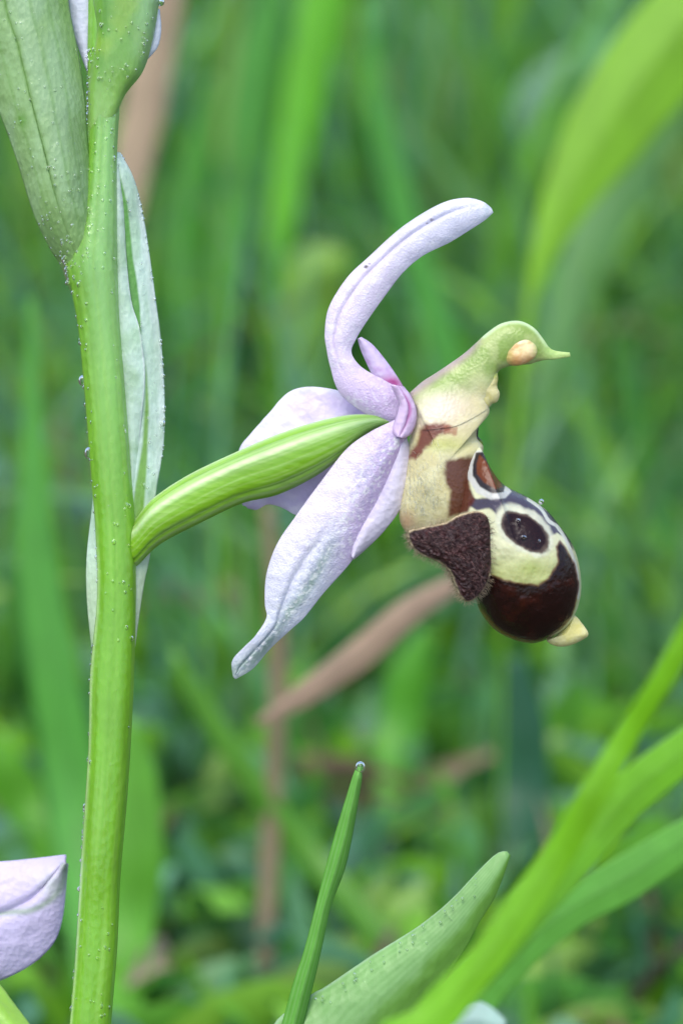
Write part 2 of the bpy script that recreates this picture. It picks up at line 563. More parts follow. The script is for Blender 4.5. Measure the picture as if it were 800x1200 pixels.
# rear lateral sepal
def c_back(x, y, u, v):
    c = flat((246, 238, 251), len(x))
    c = mixc(c, (206, 188, 232), 0.6 * sstep(0.3, 0.7, fbm(x, y * 2, 40, 2)))
    c = mixc(c, (236, 238, 250), 0.7 * sstep(-0.8, -1.0, v))
    c = mixc(c, (196, 150, 206), 0.3 * sstep(0.25, 0.0, u))
    return c


sheet('sepal', [(452, 486), (425, 474), (400, 458), (378, 453), (357, 452), (336, 459), (315, 482), (292, 508), (279, 527), (276, 562), (284, 592)],
      [(448, 506), (440, 560), (420, 590), (395, 605), (372, 606), (347, 603), (336, 597), (325, 592), (312, 590), (300, 596), (290, 595)],
      M_SEPALS, orchid, lambda u, v, h: 32 + 10 * v ** 2 + 8 * u, c_back, nu=110, nv=50, solid=0.014, wob=2.0)['label'] = 'rear sepal half hidden by the ovary'

# dorsal sepal, arched upwards, with its far margin rolled
DL = [(470, 502), (445, 492), (420, 479), (397, 458), (387, 428), (383, 408), (381, 390), (386, 360), (407, 326), (433, 301), (471, 267), (513, 241), (543, 233), (564, 237), (575, 245)]
DR = [(486, 486), (480, 470), (464, 452), (438, 440), (420, 428), (411, 413), (416, 398), (428, 378), (450, 347), (470, 321), (494, 300), (526, 284), (552, 268), (567, 258), (577, 249)]


def d_dorsal(u, v, h):
    roll = 4.5 * np.exp(-((v + 0.34) / 0.14) ** 2) * sstep(0.2, 0.4, u) * sstep(0.97, 0.8, u)
    return -4 - h * 0.42 * (1 - np.abs(v) ** 2.4) + roll + 5 * (1 - u)


def c_dorsal(x, y, u, v):
    c = flat((244, 234, 249), len(x))
    c = mixc(c, (230, 232, 246), 0.85 * sstep(0.45, 0.9, u))
    c = mixc(c, (206, 176, 222), 0.5 * sstep(0.4, 0.1, u))
    c = mixc(c, (205, 224, 222), 0.5 * sstep(0.92, 1.0, u))
    c = mixc(c, (252, 250, 255), 0.55 * sstep(0.5, 0.8, noise2(x + 0.3 * y, y, 2.8, 41)) * sstep(0.1, 0.6, noise2(x, y, 30, 4)))
    for px, py, r in ((429, 313.5, 3.2), (433, 310, 2.0), (505, 258, 2.6), (500, 262, 1.8)):
        c = mixc(c, (52, 40, 62) if r > 3 else (150, 140, 160), 0.9 * sstep(r, r * 0.4, np.hypot(x - px, (y - py) * 1.3)))
    c = mixc(c, (196, 184, 216), 0.15 * np.exp(-((v + 0.34) / 0.05) ** 2) * sstep(0.25, 0.4, u) * sstep(0.9, 0.7, u))
    return c


sheet('sepal', DL, DR, M_SEPAL, orchid, d_dorsal, c_dorsal, nu=200, nv=60, solid=0.01, wob=1.2, paired=True)['label'] = 'arched upper sepal'

# small petals beside the column
def c_petal(x, y, u, v):
    c = flat((226, 210, 238), len(x))
    m = np.exp(-(((x - 457) / 13) ** 2 + ((y - 450) / 8) ** 2))
    c = mixc(c, (176, 30, 130), 0.9 * np.clip(m * 1.2, 0, 1))
    return mixc(c, (206, 150, 210), 0.5 * sstep(0.45, 0.8, fbm(x, y, 8, 1)))


sheet('petal', [(420, 396), (424, 410), (430, 424), (438, 440), (452, 458), (466, 476)], [(423, 396), (436, 405), (452, 424), (464, 441), (474, 458), (484, 478)],
      M_SEPALS, orchid, lambda u, v, h: -1 + 7 * v ** 2, c_petal, nu=60, nv=24, solid=0.016, wob=1.0)


def c_curl(x, y, u, v):
    c = flat((230, 208, 236), len(x))
    c = mixc(c, (176, 60, 150), 0.75 * np.exp(-((v - 0.05 - 0.3 * np.sin(u * 4)) / 0.14) ** 2) * sstep(1.0, 0.7, u))
    return mixc(c, (206, 166, 214), 0.5 * sstep(0.4, 0.8, fbm(x, y, 9, 7)))


sheet('petal', [(458, 452), (463, 462), (468, 476), (463, 494), (460, 506), (464, 512)], [(472, 455), (480, 466), (486, 482), (485, 497), (479, 509), (470, 514)],
      M_SEPALS, orchid, lambda u, v, h: -22 - 9 * np.sqrt(np.clip(1 - v ** 2, 0, 1)) + 5 * np.exp(-((v - 0.1) / 0.15) ** 2), c_curl, nu=60, nv=30, solid=0.014, wob=1.2)

# near lateral sepal
FL = [(470, 490), (458, 495), (432, 508), (406, 527), (380, 560), (347, 605), (325, 638), (313, 673), (311, 706), (313, 723), (300, 744), (286, 758), (273, 774), (274, 793)]
FR = [(476, 508), (475, 530), (467, 556), (454, 586), (439, 615), (425, 638), (406, 664), (380, 693), (357, 722), (344, 734), (334, 743), (315, 761), (296, 783), (276, 795)]


def fold(x, y):
    """the line where the sepal turns, from the throat down to the outer edge"""
    return (x - 465) * 0.90 + (y - 540) * 0.44      # positive: the smooth inner face


def d_front(u, v, h):
    keel = 4.5 * np.exp(-((v + 0.05) / 0.12) ** 2) * sstep(0.35, 0.6, u)
    twist = 9 * sstep(0.72, 0.86, u) * (1 - sstep(0.86, 1.0, u)) * v
    return -18 - h * 0.36 * (1 - np.abs(v + 0.1 * (1 - u)) ** 2.2) + keel + twist + 10 * u + 12 * np.maximum(v - 0.2, 0) * sstep(0.55, 0.2, u)


def c_front(x, y, u, v):
    c = flat((246, 238, 251), len(x))
    c = mixc(c, (234, 238, 248), 0.6 * sstep(0.35, 0.7, u))
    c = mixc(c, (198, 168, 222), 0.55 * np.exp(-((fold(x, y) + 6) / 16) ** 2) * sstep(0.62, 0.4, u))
    c = mixc(c, (206, 178, 224), 0.4 * sstep(0.3, 0.05, u))
    green = linedist([(392, 628), (380, 654), (360, 690), (340, 715), (322, 742), (300, 768), (276, 790)], x, y)
    c = mixc(c, (150, 182, 140), 0.85 * np.exp(-(green / (5 + 6 * sstep(0.8, 1.0, u))) ** 2) * sstep(0.38, 0.55, u))
    c = mixc(c, (196, 212, 222), 0.45 * np.exp(-(green / 20) ** 2) * sstep(0.3, 0.5, u))
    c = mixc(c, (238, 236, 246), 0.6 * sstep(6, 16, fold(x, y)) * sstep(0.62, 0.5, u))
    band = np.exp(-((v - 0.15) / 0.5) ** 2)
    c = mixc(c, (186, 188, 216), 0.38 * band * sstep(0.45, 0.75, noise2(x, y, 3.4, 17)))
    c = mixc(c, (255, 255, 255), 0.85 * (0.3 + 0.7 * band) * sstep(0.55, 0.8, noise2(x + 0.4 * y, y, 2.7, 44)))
    return c


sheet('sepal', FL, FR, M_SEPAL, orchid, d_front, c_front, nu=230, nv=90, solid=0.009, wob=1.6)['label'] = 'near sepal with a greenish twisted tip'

sheet('petal', [(462, 505), (455, 530), (445, 560), (430, 590), (414, 615), (410, 635), (412, 652)], [(474, 508), (480, 532), (478, 560), (469, 594), (449, 622), (430, 641), (414, 655)],
      M_SEPALS, orchid, lambda u, v, h: -10 - 8 * (1 - v ** 2) + 3 * np.maximum(v, 0), lambda x, y, u, v: mixc(flat((232, 226, 240), len(x)), (204, 184, 226), 0.5 * sstep(0.2, -0.8, v)),
      nu=70, nv=36, solid=0.012, wob=1.0)['label'] = 'smooth translucent inner fold'

# throat: the pale base of lip and column
def c_throat(x, y, r, d):
    c = flat((198, 190, 142), len(x))
    c = mixc(c, (216, 196, 192), 0.85 * sstep(516, 476, y) * sstep(572, 500, x))
    c = mixc(c, (214, 212, 172), 0.6 * sstep(0.4, 0.8, fbm(x, y, 12, 5)))
    c = mixc(c, (172, 180, 84), 0.6 * np.exp(-(((x - 520) / 28) ** 2 + ((y - 522) / 9) ** 2)))
    c = mixc(c, (190, 140, 110), 0.6 * np.exp(-(((x - 476) / 10) ** 2 + ((y - 612) / 12) ** 2)))
    jig = (fbm(x, y, 7, 11) - 0.5) * 6
    br1 = sdf([(478, 536), (488, 519), (493, 502), (503, 497), (517, 496), (526, 500), (524, 507), (512, 510), (503, 519), (494, 530), (486, 538)], x, y) + jig
    c = mixc(c, (104, 34, 22), 0.92 * sstep(3.0, -2.5, br1))
    br1b = sdf([(517, 497), (534, 502), (533, 510), (520, 509)], x, y) + jig
    c = mixc(c, (150, 90, 60), 0.7 * sstep(2.5, -1.5, br1b))
    br2 = sdf([(521, 541), (534, 538), (556, 535), (560, 560), (560, 600), (524, 606), (527, 580), (520, 560)], x, y) + jig * 0.7
    c = mixc(c, (86, 36, 20), 0.95 * sstep(4.0, -3.0, br2))
    return c


lip_out = [(556, 520), (562, 523), (574, 548), (590, 568), (618, 583), (640, 598), (657, 619), (671, 640), (679, 668), (680, 696), (673, 720), (662, 736), (643, 748),
           (622, 754), (597, 748), (576, 735), (561, 714), (556, 695), (545, 668), (532, 640), (530, 600), (536, 560), (546, 530)]
# a very deep jigsaw of marks, in the lip's own side view


def c_lip(x, y, r, d):
    jig = (fbm(x, y, 9, 21) - 0.5) * 3.5
    c = flat((172, 178, 116), len(x))
    c = mixc(c, (150, 168, 60), 0.6 * np.exp(-(((x - 618) / 14) ** 2 + ((y - 662) / 9) ** 2)))                                        # cream green ground
    c = mixc(c, (208, 208, 172), 0.85 * sstep(674, 630, y))
    # dark saddle across the back, its bluish sky sheen put into the colour
    sad = sdf([(545, 592), (552, 584), (572, 583), (592, 572), (606, 572), (625, 585), (648, 604), (668, 636), (661, 632), (650, 624), (640, 628), (628, 612), (606, 596),
               (590, 592), (582, 598), (578, 604), (570, 596), (556, 598)], x, y) + jig
    c = mixc(c, (58, 50, 72), 0.97 * sstep(1.5, -1.5, sad))
    saddle2 = sdf([(636, 590), (652, 604), (670, 632), (676, 650), (664, 640), (652, 620), (640, 606)], x, y) + jig
    c = mixc(c, (40, 34, 48), 0.95 * sstep(1.5, -1.5, saddle2))
    # pale line along the back
    c = mixc(c, (196, 198, 184), 0.95 * sstep(3.2, 1.4, linedist([(618, 585), (632, 596), (640, 610), (652, 618), (664, 640), (673, 668), (676, 700)], x, y) + jig * 0.4))
    # brown left flank
    fl = sdf([(520, 541), (534, 537), (552, 535), (547, 552), (548, 572), (554, 586), (546, 600), (524, 606)], x, y) + jig
    c = mixc(c, (82, 32, 18), 0.97 * sstep(2.5, -2.0, fl))
    # ring and window at the top
    ring = sdf([(552, 530), (562, 528), (575, 548), (592, 568), (598, 576), (590, 584), (572, 586), (556, 578), (547, 562), (546, 548)], x, y) + jig * 0.5
    c = mixc(c, (190, 190, 182), 0.97 * sstep(1.2, -1.2, ring))
    blk = sdf([(556, 531), (564, 530), (577, 548), (591, 568), (588, 577), (574, 579), (560, 571), (552, 558), (552, 545)], x, y) + jig * 0.4
    c = mixc(c, (30, 20, 24), 0.98 * sstep(1.0, -1.0, blk))
    win = sdf([(560, 533), (567, 540), (574, 549), (584, 562), (587, 571), (578, 574), (564, 566), (556, 556), (556, 543)], x, y) + jig * 0.3
    c = mixc(c, (100, 48, 12), 0.97 * sstep(1.0, -1.5, win))
    # oval spot in a white ring
    ex, ey = x - 611.5, y - 623
    ca, sa = math.cos(math.radians(36)), math.sin(math.radians(36))
    e1, e2 = ex * ca + ey * sa, -ex * sa + ey * ca
    q = np.hypot(e1 / 30.5, e2 / 17) - 1 + (fbm(x, y, 8, 2) - 0.5) * 0.22
    q2 = np.hypot((e1 + 2) / 38, (e2 + 1.5) / 24) - 1 + (fbm(x, y, 12, 2) - 0.5) * 0.2
    c = mixc(c, (198, 200, 176), 0.85 * sstep(0.10, -0.10, q2))
    c = mixc(c, (56, 20, 18), 0.9 * sstep(0.14, 0.0, q))
    c = mixc(c, (28, 4, 6), 0.97 * sstep(0.03, -0.14, q))
    # the great dark U
    U_ = sdf([(558, 664), (571, 672), (590, 680), (612, 683), (626, 684), (638, 677), (648, 660), (650, 646), (648, 640), (653, 633), (660, 642), (670, 660), (676, 684),
              (672, 706), (667, 722), (655, 742), (640, 756), (600, 764), (560, 750), (540, 700)], x, y) + jig
    c = mixc(c, (92, 44, 30), 0.85 * sstep(2.2, -0.6, U_))
    c = mixc(c, (26, 5, 6), 0.98 * sstep(0.4, -2.6, U_))
    c = mixc(c, (66, 24, 14), 0.6 * sstep(0.5, 0.85, fbm(x, y, 22, 31)) * sstep(-3, -8, U_))
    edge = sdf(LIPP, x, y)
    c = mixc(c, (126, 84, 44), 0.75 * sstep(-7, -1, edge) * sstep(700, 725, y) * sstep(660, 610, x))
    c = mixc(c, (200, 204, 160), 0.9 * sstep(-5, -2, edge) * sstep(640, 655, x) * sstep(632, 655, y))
    return c


LIPP = spline(lip_out, 120, closed=True)
throat_out = [(482, 460), (486, 479), (481, 505), (477, 530), (473, 560), (467, 601), (474, 622), (492, 634), (515, 640), (540, 634), (558, 610), (562, 580), (562, 548), (566, 524),
              (559, 512), (561, 498), (573, 484), (566, 468), (530, 448), (505, 446)]
_TP = spline(throat_out, 200, closed=True)
_ta = np.arctan2(_TP[:, 1] - 545, _TP[:, 0] - 520)
_tk = np.argsort(_ta)
_tr = np.hypot(_TP[:, 0] - 520, _TP[:, 1] - 545)


def throat_z(x, y):
    R_ = np.interp(np.arctan2(y - 545, x - 520), _ta[_tk], _tr[_tk], period=2 * math.pi)
    q = np.hypot(x - 520, y - 545) / R_
    return np.where(q < 1, 38 * np.sqrt(np.clip(1 - q * q, 0, 1)), -20 * (q - 1) * 4)


throat = pillow('throat', throat_out, (520, 545), 38, M_COLUMN, orchid, c_throat, nr=70, nt=220, bump=0, flatk=0.5)
lip = pillow('lip', lip_out, (606, 655), 66, M_LIP, orchid, c_lip, nr=150, nt=440, bump=3, flatk=0.5, power=2.2)
lip['label'] = 'swollen dark brown lip with cream markings'
subpart(lip)

# side lobes
lobe_out = [(477, 623), (492, 618), (520, 612), (534, 604), (555, 599), (569, 604), (574, 619), (575, 640), (574, 658), (570, 679), (559, 696), (545, 704), (536, 696),
            (530, 682), (524, 668), (510, 657), (492, 650), (480, 638)]
LOBEP = spline(lobe_out, 120, closed=True)


def c_lobe(x, y, r, d):
    e = sdf(LOBEP, x, y)
    c = flat((40, 10, 12), len(x))
    c = mixc(c, (76, 30, 28), 0.5 * sstep(0.5, 0.8, fbm(x, y, 6, 3)))
    return mixc(c, (196, 178, 140), 0.85 * sstep(-2.6, -0.6, e + (fbm(x, y, 5, 3) - 0.5) * 1.5))


lobes = []
for sgn in (-1, 1):
    lb = pillow('side_lobe', lobe_out, (545, 648), 17, M_FUR, lip, c_lobe, nr=44, nt=180, d0=sgn * 52, bump=6)
    lobes.append(lb)


def hairs(name, roots, dirs, length, radius, col0, col1, parent, curl=0.5, seg=4):
    V, F, C = [], [], []
    for (p, dr) in zip(roots, dirs):
        L = length * random.uniform(0.5, 1.2)
        dr = np.asarray(dr, float)
        dr = dr / (np.linalg.norm(dr) + 1e-9)
        side = np.cross(dr, FW); side /= np.linalg.norm(side) + 1e-9
        s2 = np.cross(dr, side)
        bend = (side * random.uniform(-1, 1) + s2 * random.uniform(-0.4, 0.4)) * curl
        t = random.random()
        t = t * t
        cc = lin(col0) * (1 - t) + lin(col1) * t
        b = len(V)
        for k in range(seg):
            f = k / (seg - 1)
            c = p + dr * L * f + bend * L * f * f
            rr = radius * (1 - 0.75 * f)
            for a in range(3):
                an = a * 2.094
                V.append(c + rr * (math.cos(an) * side + math.sin(an) * s2)); C.append(cc)
        for k in range(seg - 1):
            for a in range(3):
                a2 = (a + 1) % 3
                F.append([b + k * 3 + a, b + k * 3 + a2, b + (k + 1) * 3 + a2, b + (k + 1) * 3 + a])
    o = link(name, np.array(V), np.array(F), M_HAIR, parent, np.array(C))
    o['kind'] = 'stuff'
    return o


def pillow_front(outline, C, W, d0, x, y, sgn=-1):
    """surface depth of a pillow body at x, y (approximate radial parameter)"""
    P = spline(outline, 160, closed=True)
    ang = np.arctan2(P[:, 1] - C[1], P[:, 0] - C[0])
    rad = np.hypot(P[:, 0] - C[0], P[:, 1] - C[1])
    k = np.argsort(ang)
    a = math.atan2(y - C[1], x - C[0])
    R_ = np.interp(a, ang[k], rad[k], period=2 * math.pi)
    q = min(1.0, math.hypot(x - C[0], y - C[1]) / R_)
    return d0 + sgn * W * math.sqrt(max(0.0, 1 - q * q)), q


for sgn, count in ((-1, 1100), (1, 400)):
    rt, dr = [], []
    while len(rt) < count:
        x, y = random.uniform(474, 578), random.uniform(596, 706)
        dd, q = pillow_front(lobe_out, (545, 648), 17, sgn * 52, x, y, sgn)
        if q >= 0.985 or sdf(lobe_out, np.array([x]), np.array([y]))[0] > -1: continue
        rt.append(S(x, y, dd))
        a = math.radians(40) + 2.2 * (noise2(x, y, 16, 5) - 0.5) + random.uniform(-0.5, 0.5)
        dr.append(math.cos(a) * RT - math.sin(a) * UP + FW * (0.55 * sgn))
    hairs('lobe_hair', rt, dr, 0.042, 0.0014, (34, 10, 12), (160, 122, 118), lip, curl=1.2)
    rt, dr = [], []
    for i in range(700 if sgn < 0 else 200):
        k = random.randrange(120)
        x, y = LOBEP[k] + np.random.uniform(-1, 1, 2)
        t = LOBEP[(k + 1) % 120] - LOBEP[k - 1]
        nrm = np.array([t[1], -t[0]]); nrm /= np.linalg.norm(nrm)
        if np.dot(nrm, LOBEP[k] - np.array([545, 648])) < 0: nrm = -nrm
        if y < 612 and x > 500: continue
        rt.append(S(x, y, sgn * 52 + random.uniform(-3, 3)))
        dr.append(nrm[0] * RT - nrm[1] * UP + FW * random.uniform(-0.5, 0.5))
    hairs('lobe_fringe', rt, dr, 0.034, 0.0013, (206, 190, 158), (150, 130, 104), lip, curl=0.6)

# white down at the base of the throat
rt, dr = [], []
while len(rt) < 260:
    x, y = random.gauss(492, 15), random.gauss(580, 20)
    if x > 521 or y > 608: continue
    dd, q = pillow_front(throat_out, (520, 545), 40, 0, x, y)
    if q > 0.97: continue
    rt.append(S(x, y, dd))
    dr.append(RT * random.uniform(-0.35, 0.15) + UP * random.uniform(0.2, 1) + -FW * 0.6)
hairs('throat_down', rt, dr, 0.05, 0.0018, (250, 250, 236), (240, 238, 210), orchid, curl=0.4)

# appendage at the tip of the lip
pillow('appendage', [(640, 750), (652, 744), (664, 730), (672, 721), (682, 731), (689, 743), (682, 750), (665, 757), (650, 757)], (665, 742), 13, M_COLUMN, lip,
       lambda x, y, r, d: mixc(flat((222, 216, 156), len(x)), (208, 200, 124), sstep(0.3, 0.8, fbm(x, y, 9, 3))), nr=24, nt=70, bump=3)

# column, arched like a duck's head
CL = [(480, 460), (495, 447), (512, 436), (541, 416), (556, 403), (569, 391), (587, 379), (608, 376), (625, 384), (636, 397), (643, 407), (651, 411), (667, 413)]
CR = [(494, 505), (515, 503), (538, 498), (572, 478), (581, 462), (581, 448), (585, 434), (602, 428), (619, 427), (629, 424), (638, 422), (651, 421), (668, 418)]


def c_col(x, y, u, a):
    c = flat((134, 160, 78), len(x))
    c = mixc(c, (176, 188, 124), 0.7 * sstep(0.35, 0.8, fbm(x, y, 16, 12)))
    low = sstep(-10, 30, (y - 446) + (x - 545) * 0.30 + (fbm(x, y, 24, 4) - 0.5) * 14)[:, None]
    c = c * (1 - low) + c_throat(x, y, u, a) * low
    c = mixc(c, (176, 144, 160), 0.65 * sstep(12, 2, linedist([(481, 459), (512, 437), (541, 416), (566, 394)], x, y)) * sstep(572, 548, x))
    c = mixc(c, (198, 222, 170), 0.8 * sstep(5, 1, linedist([(566, 394), (587, 380), (608, 377), (626, 386), (640, 404)], x, y)))
    c = mixc(c, (172, 206, 120), 0.7 * sstep(628, 645, x))
    return c


def c_anther(x, y, r):
    c = flat((232, 194, 132), len(x))
    c = mixc(c, (242, 220, 170), sstep(0.3, 0.75, fbm(x, y, 9, 3)))
    c = mixc(c, (214, 146, 88), 0.6 * sstep(410, 425, y))
    c = mixc(c, (196, 140, 80), 0.5 * np.exp(-(linedist([(590, 418), (602, 408), (620, 402)], x, y) / 1.8) ** 2))
    g_ = np.clip(sstep(0.5, 0.98, r) * sstep(424, 408, y) + sstep(606, 584, x) * 0.9, 0, 1)
    return mixc(c, (154, 180, 84), 0.9 * g_)


column = tube('column', CL, CR, M_COLUMN, orchid, c_col, over=throat_z, ratio=0.55, nu=140, nv=56)
subpart(column)
pillow('anther', [(582, 414), (586, 401), (599, 393), (616, 391), (628, 398), (632, 410), (626, 421), (610, 428), (595, 428), (585, 424)], (608, 411), 15.5, M_COLUMN, column,
       lambda x, y, r, d: c_anther(x, y, r), nr=40, nt=90, bump=3, flatk=0.4)
pillow('stigma_flange', [(570, 430), (580, 432), (583, 443), (582, 453), (585, 462), (582, 471), (575, 474), (570, 480), (556, 482), (548, 470), (556, 446)], (568, 457), 11, M_COLUMN, column,
       lambda x, y, r, d: mixc(mixc(flat((208, 200, 144), len(x)), (190, 186, 100), sstep(0.3, 0.8, fbm(x, y, 9, 3))), (140, 176, 70), sstep(448, 432, y)), nr=20, nt=80, d0=-5, bump=3)
pillow('beak', [(556, 498), (560, 500), (559, 510), (565, 518), (564, 527), (558, 532), (554, 520)], (559, 516), 5, M_LIP, lip,
       lambda x, y, r, d: mixc(flat((40, 36, 36), len(x)), (104, 130, 40), sstep(512, 522, y)), nr=14, nt=44, d0=-4)

# the next flower down, at the left edge
sheet('sepal', [(-220, 1075), (-100, 1030), (-40, 1022), (0, 1020), (43, 1016), (60, 1014), (70, 1013)], [(-220, 1140), (-100, 1170), (-40, 1168), (0, 1158), (40, 1133), (62, 1098), (71, 1022)],
      M_SEPALS, orchid, lambda u, v, h: 90 - 22 * (1 - v ** 2) + 7 * np.exp(-((v + 0.05) / 0.08) ** 2),
      lambda x, y, u, v: mixc(mixc(flat((222, 212, 242), len(x)), (150, 176, 140), 0.75 * np.exp(-(linedist([(-150, 1098), (0, 1080), (36, 1073), (62, 1052), (69, 1022)], x, y) / 3.6) ** 2)),
                              (226, 232, 226), 0.7 * np.exp(-(((x - 56) / 16) ** 2 + ((y - 1046) / 16) ** 2))), nu=90, nv=44, solid=0.018, wob=2)['label'] = 'lilac sepal of the next flower at the left edge'
tube('ovary', [(-200, 1130), (-100, 1112), (-20, 1150), (14, 1185), (60, 1250), (84, 1330)], [(-200, 1170), (-110, 1180), (-60, 1200), (-20, 1240), (40, 1320), (70, 1400)], M_OVARY, orchid,
     lambda x, y, u, a: mixc(flat((140, 184, 72), len(x)), (190, 216, 150), 0.6 * np.exp(-((a - 0.5) / 0.5) ** 2)), ratio=0.8, nu=60, nv=36, d0=70, depth=lambda u: -60 * u,
     rib=lambda u, a: 1 + 0.05 * np.cos(6 * a))


# ------------------------------------------------------------------ dew
def sphere_mesh(ns=8, nr=6):
    V, F = [], []
    for i in range(nr + 1):
        th = math.pi * i / nr
        for j in range(ns):
            ph = 2 * math.pi * j / ns
            V.append((math.sin(th) * math.cos(ph), math.cos(th), math.sin(th) * math.sin(ph)))
    return np.array(V), grid_faces(nr + 1, ns, True)


SV, SF = sphere_mesh()


def dew(name, pts, parent):
    """pts: (x, y, d, r) in pixels"""
    V, F = [], []
    for i, (x, y, d, r) in enumerate(pts):
        st = random.uniform(0.85, 1.5)
        v = SV.copy()
        r = r * 1.25
        w = S(x, y, d) + (v[:, 0:1] * RT + v[:, 2:3] * FW) * r * CPP + v[:, 1:2] * UP * r * st * CPP
        V.append(w); F.append(SF + i * len(SV))
    o = link(name, np.vstack(V), np.vstack(F), M_WATER, parent)
    o['kind'] = 'stuff'
    return o


def stem_at(y):
    L_, R_ = spline(SL, 300), spline(SR, 300)
    return np.interp(y, L_[:, 1], L_[:, 0]), np.interp(y, R_[:, 1], R_[:, 0])


_L, _R = spline(SL, 300), spline(SR, 300)
pts = []
for i in range(330):
    y = 60 + 1130 * random.random() ** 1.8
    l, r = np.interp(y, _L[:, 1], _L[:, 0]), np.interp(y, _R[:, 1], _R[:, 0])
    c, h = (l + r) / 2, (r - l) / 2
    a = random.uniform(0.5, 2.6) if random.random() < 0.62 else random.uniform(2.7, 3.3)
    pts.append((c + h * math.cos(a), y, -h * 0.85 * math.sin(a), random.uniform(0.7, 1.7) * (1.5 if random.random() < 0.12 else 1)))
dew('dew', pts, orchid)
_BL, _BR = spline(np.hstack([bl, br]), 120)[:, :2], spline(np.hstack([bl, br]), 120)[:, 2:]
pts = []
for i in range(220):
    k = random.randrange(18, 118)
    v = random.uniform(-1, 1) if random.random() < 0.75 else random.choice((-0.99, 0.97))
    p = _BL[k] * (1 - (v + 1) / 2) + _BR[k] * (v + 1) / 2
    pts.append((p[0], p[1], -20 - 22 * (1 - v ** 2) + 14 * max(v, 0) ** 3 - 8 * (1 - k / 119) - 2.5, random.uniform(0.6, 1.6)))
for i in range(9):
    y = random.uniform(292, 335)
    pts.append((75 + (y - 292) * 0.13 + random.uniform(-1, 2), y, random.uniform(-14, -4), random.uniform(1.2, 2.8)))
for i in range(50):
    y = random.uniform(10, 110)
    x = random.uniform(112, 184 - max(0, y - 40) * 0.5)
    pts.append((x, y, -6 - 22 * math.sqrt(max(0, 1 - ((x - 147) / 40) ** 2)), random.uniform(0.6, 1.6)))
dew('dew', pts, orchid)
pts = []
BRT = spline([(139, 178), (156, 212), (168, 264), (181, 354), (187, 399), (191, 462), (190, 520), (181, 580)], 100)
for i in range(60):
    k = random.randrange(100)
    if random.random() < 0.5:
        pts.append((BRT[k, 0] + 0.5, BRT[k, 1], 15, random.uniform(0.8, 1.8)))
    else:
        pts.append((BRT[k, 0] - random.uniform(4, 20), BRT[k, 1], 2, random.uniform(0.6, 1.4)))
dew('dew', pts, orchid)


def drop(label, x, y, d, r, stretch=1.15):
    v, f = sphere_mesh(20, 14)
    c = S(x, y, d)
    t = thing_mesh('water_droplet', c, (v[:, 0:1] * RT + v[:, 2:3] * FW + v[:, 1:2] * UP * stretch) * r * CPP, f, M_WATER)
    tag(t, label, 'droplet', 'larger water droplets')


def thing_mesh(name, base, verts, faces, mat, cols=None, solid=None):
    o = link(name, verts, faces, mat, None, cols, solid=solid)
    o.location = base
    return o


drop('clear round water droplet on the very tip of the thin upright grass blade', 422, 899, 0, 6.2, 1.1)
drop('upper of two big droplets on the left side of the stem beside the bract', 97, 446, 2, 5.0, 1.3)
drop('lower of two big droplets on the left side of the stem beside the bract', 104, 531, 2, 5.0, 1.4)
drop('water droplet in the middle of the lower stem, well below the flower', 131, 894, -21, 5.0, 1.25)
drop('water droplet under the right side of the bud at the very top of the stem', 188, 3, -2, 5.0, 0.9)
drop('water droplet on the right edge of the whitish bract beside the stem', 190, 496, 12, 3.2, 1.2)
drop('water droplet on the left side of the stem near the bottom of the picture', 101, 945, -4, 3.4, 1.3)
drop('upper of the water droplets on the dark oval spot of the lip', 603, 610, -61, 3.0, 0.9)
drop('lower of the water droplets on the dark oval spot of the lip', 609, 629, -64, 3.9, 0.65)
drop('water droplet at the right end of the dark oval spot of the lip', 627, 634, -58, 2.3, 1.2)
drop('water droplet on the back of the lip above its cream line', 632, 588, -28, 3.2, 1)


# ------------------------------------------------------------------ near blade and leaf
def ground_under(p):
    q = np.array(p, float); q[2] = float(gh(q[0], q[1]))
    return q


b0 = ground_under(S(150, 2400, 0))
blade = thing('grass_blade', 'thin upright green grass blade in focus with a droplet at its tip', 'grass blade', b0)


def c_blade(x, y, u, v):
    c = flat((104, 176, 60), len(x))
    for k in (-0.72, -0.3, 0.12, 0.5, 0.8):
        c = mixc(c, (146, 198, 116), 0.5 * np.exp(-((v - k) / 0.09) ** 2))
    return mixc(c, (64, 126, 44), 0.6 * sstep(0.2, 0.9, v))


sheet('leaf_blade', [(20, 2900), (228, 1600), (331, 1200), (356, 1117), (371, 1060), (388, 995), (412, 915), (418, 899)],
      [(44, 2900), (254, 1600), (355, 1200), (375, 1117), (387, 1062), (406, 1009), (422, 921), (424, 898)], M_LEAF, blade,
      lambda u, v, h: -h * 0.6 + h * 0.9 * np.abs(v) , c_blade, nu=140, nv=22, solid=0.012, wob=0.3, paired=True)


def c_leaf(x, y, u, v):
    c = flat((142, 190, 116), len(x))
    for k in np.linspace(-0.9, 0.9, 12):
        c = mixc(c, (118, 172, 84), 0.6 * np.exp(-((v - k) / 0.025) ** 2))
    c = mixc(c, (108, 164, 48), 0.75 * sstep(0.0, 0.5, v + (fbm(x, y, 30, 2) - 0.5) * 0.4))
    c = mixc(c, (176, 208, 170), 0.7 * sstep(-0.9, -1.0, v))
    return c


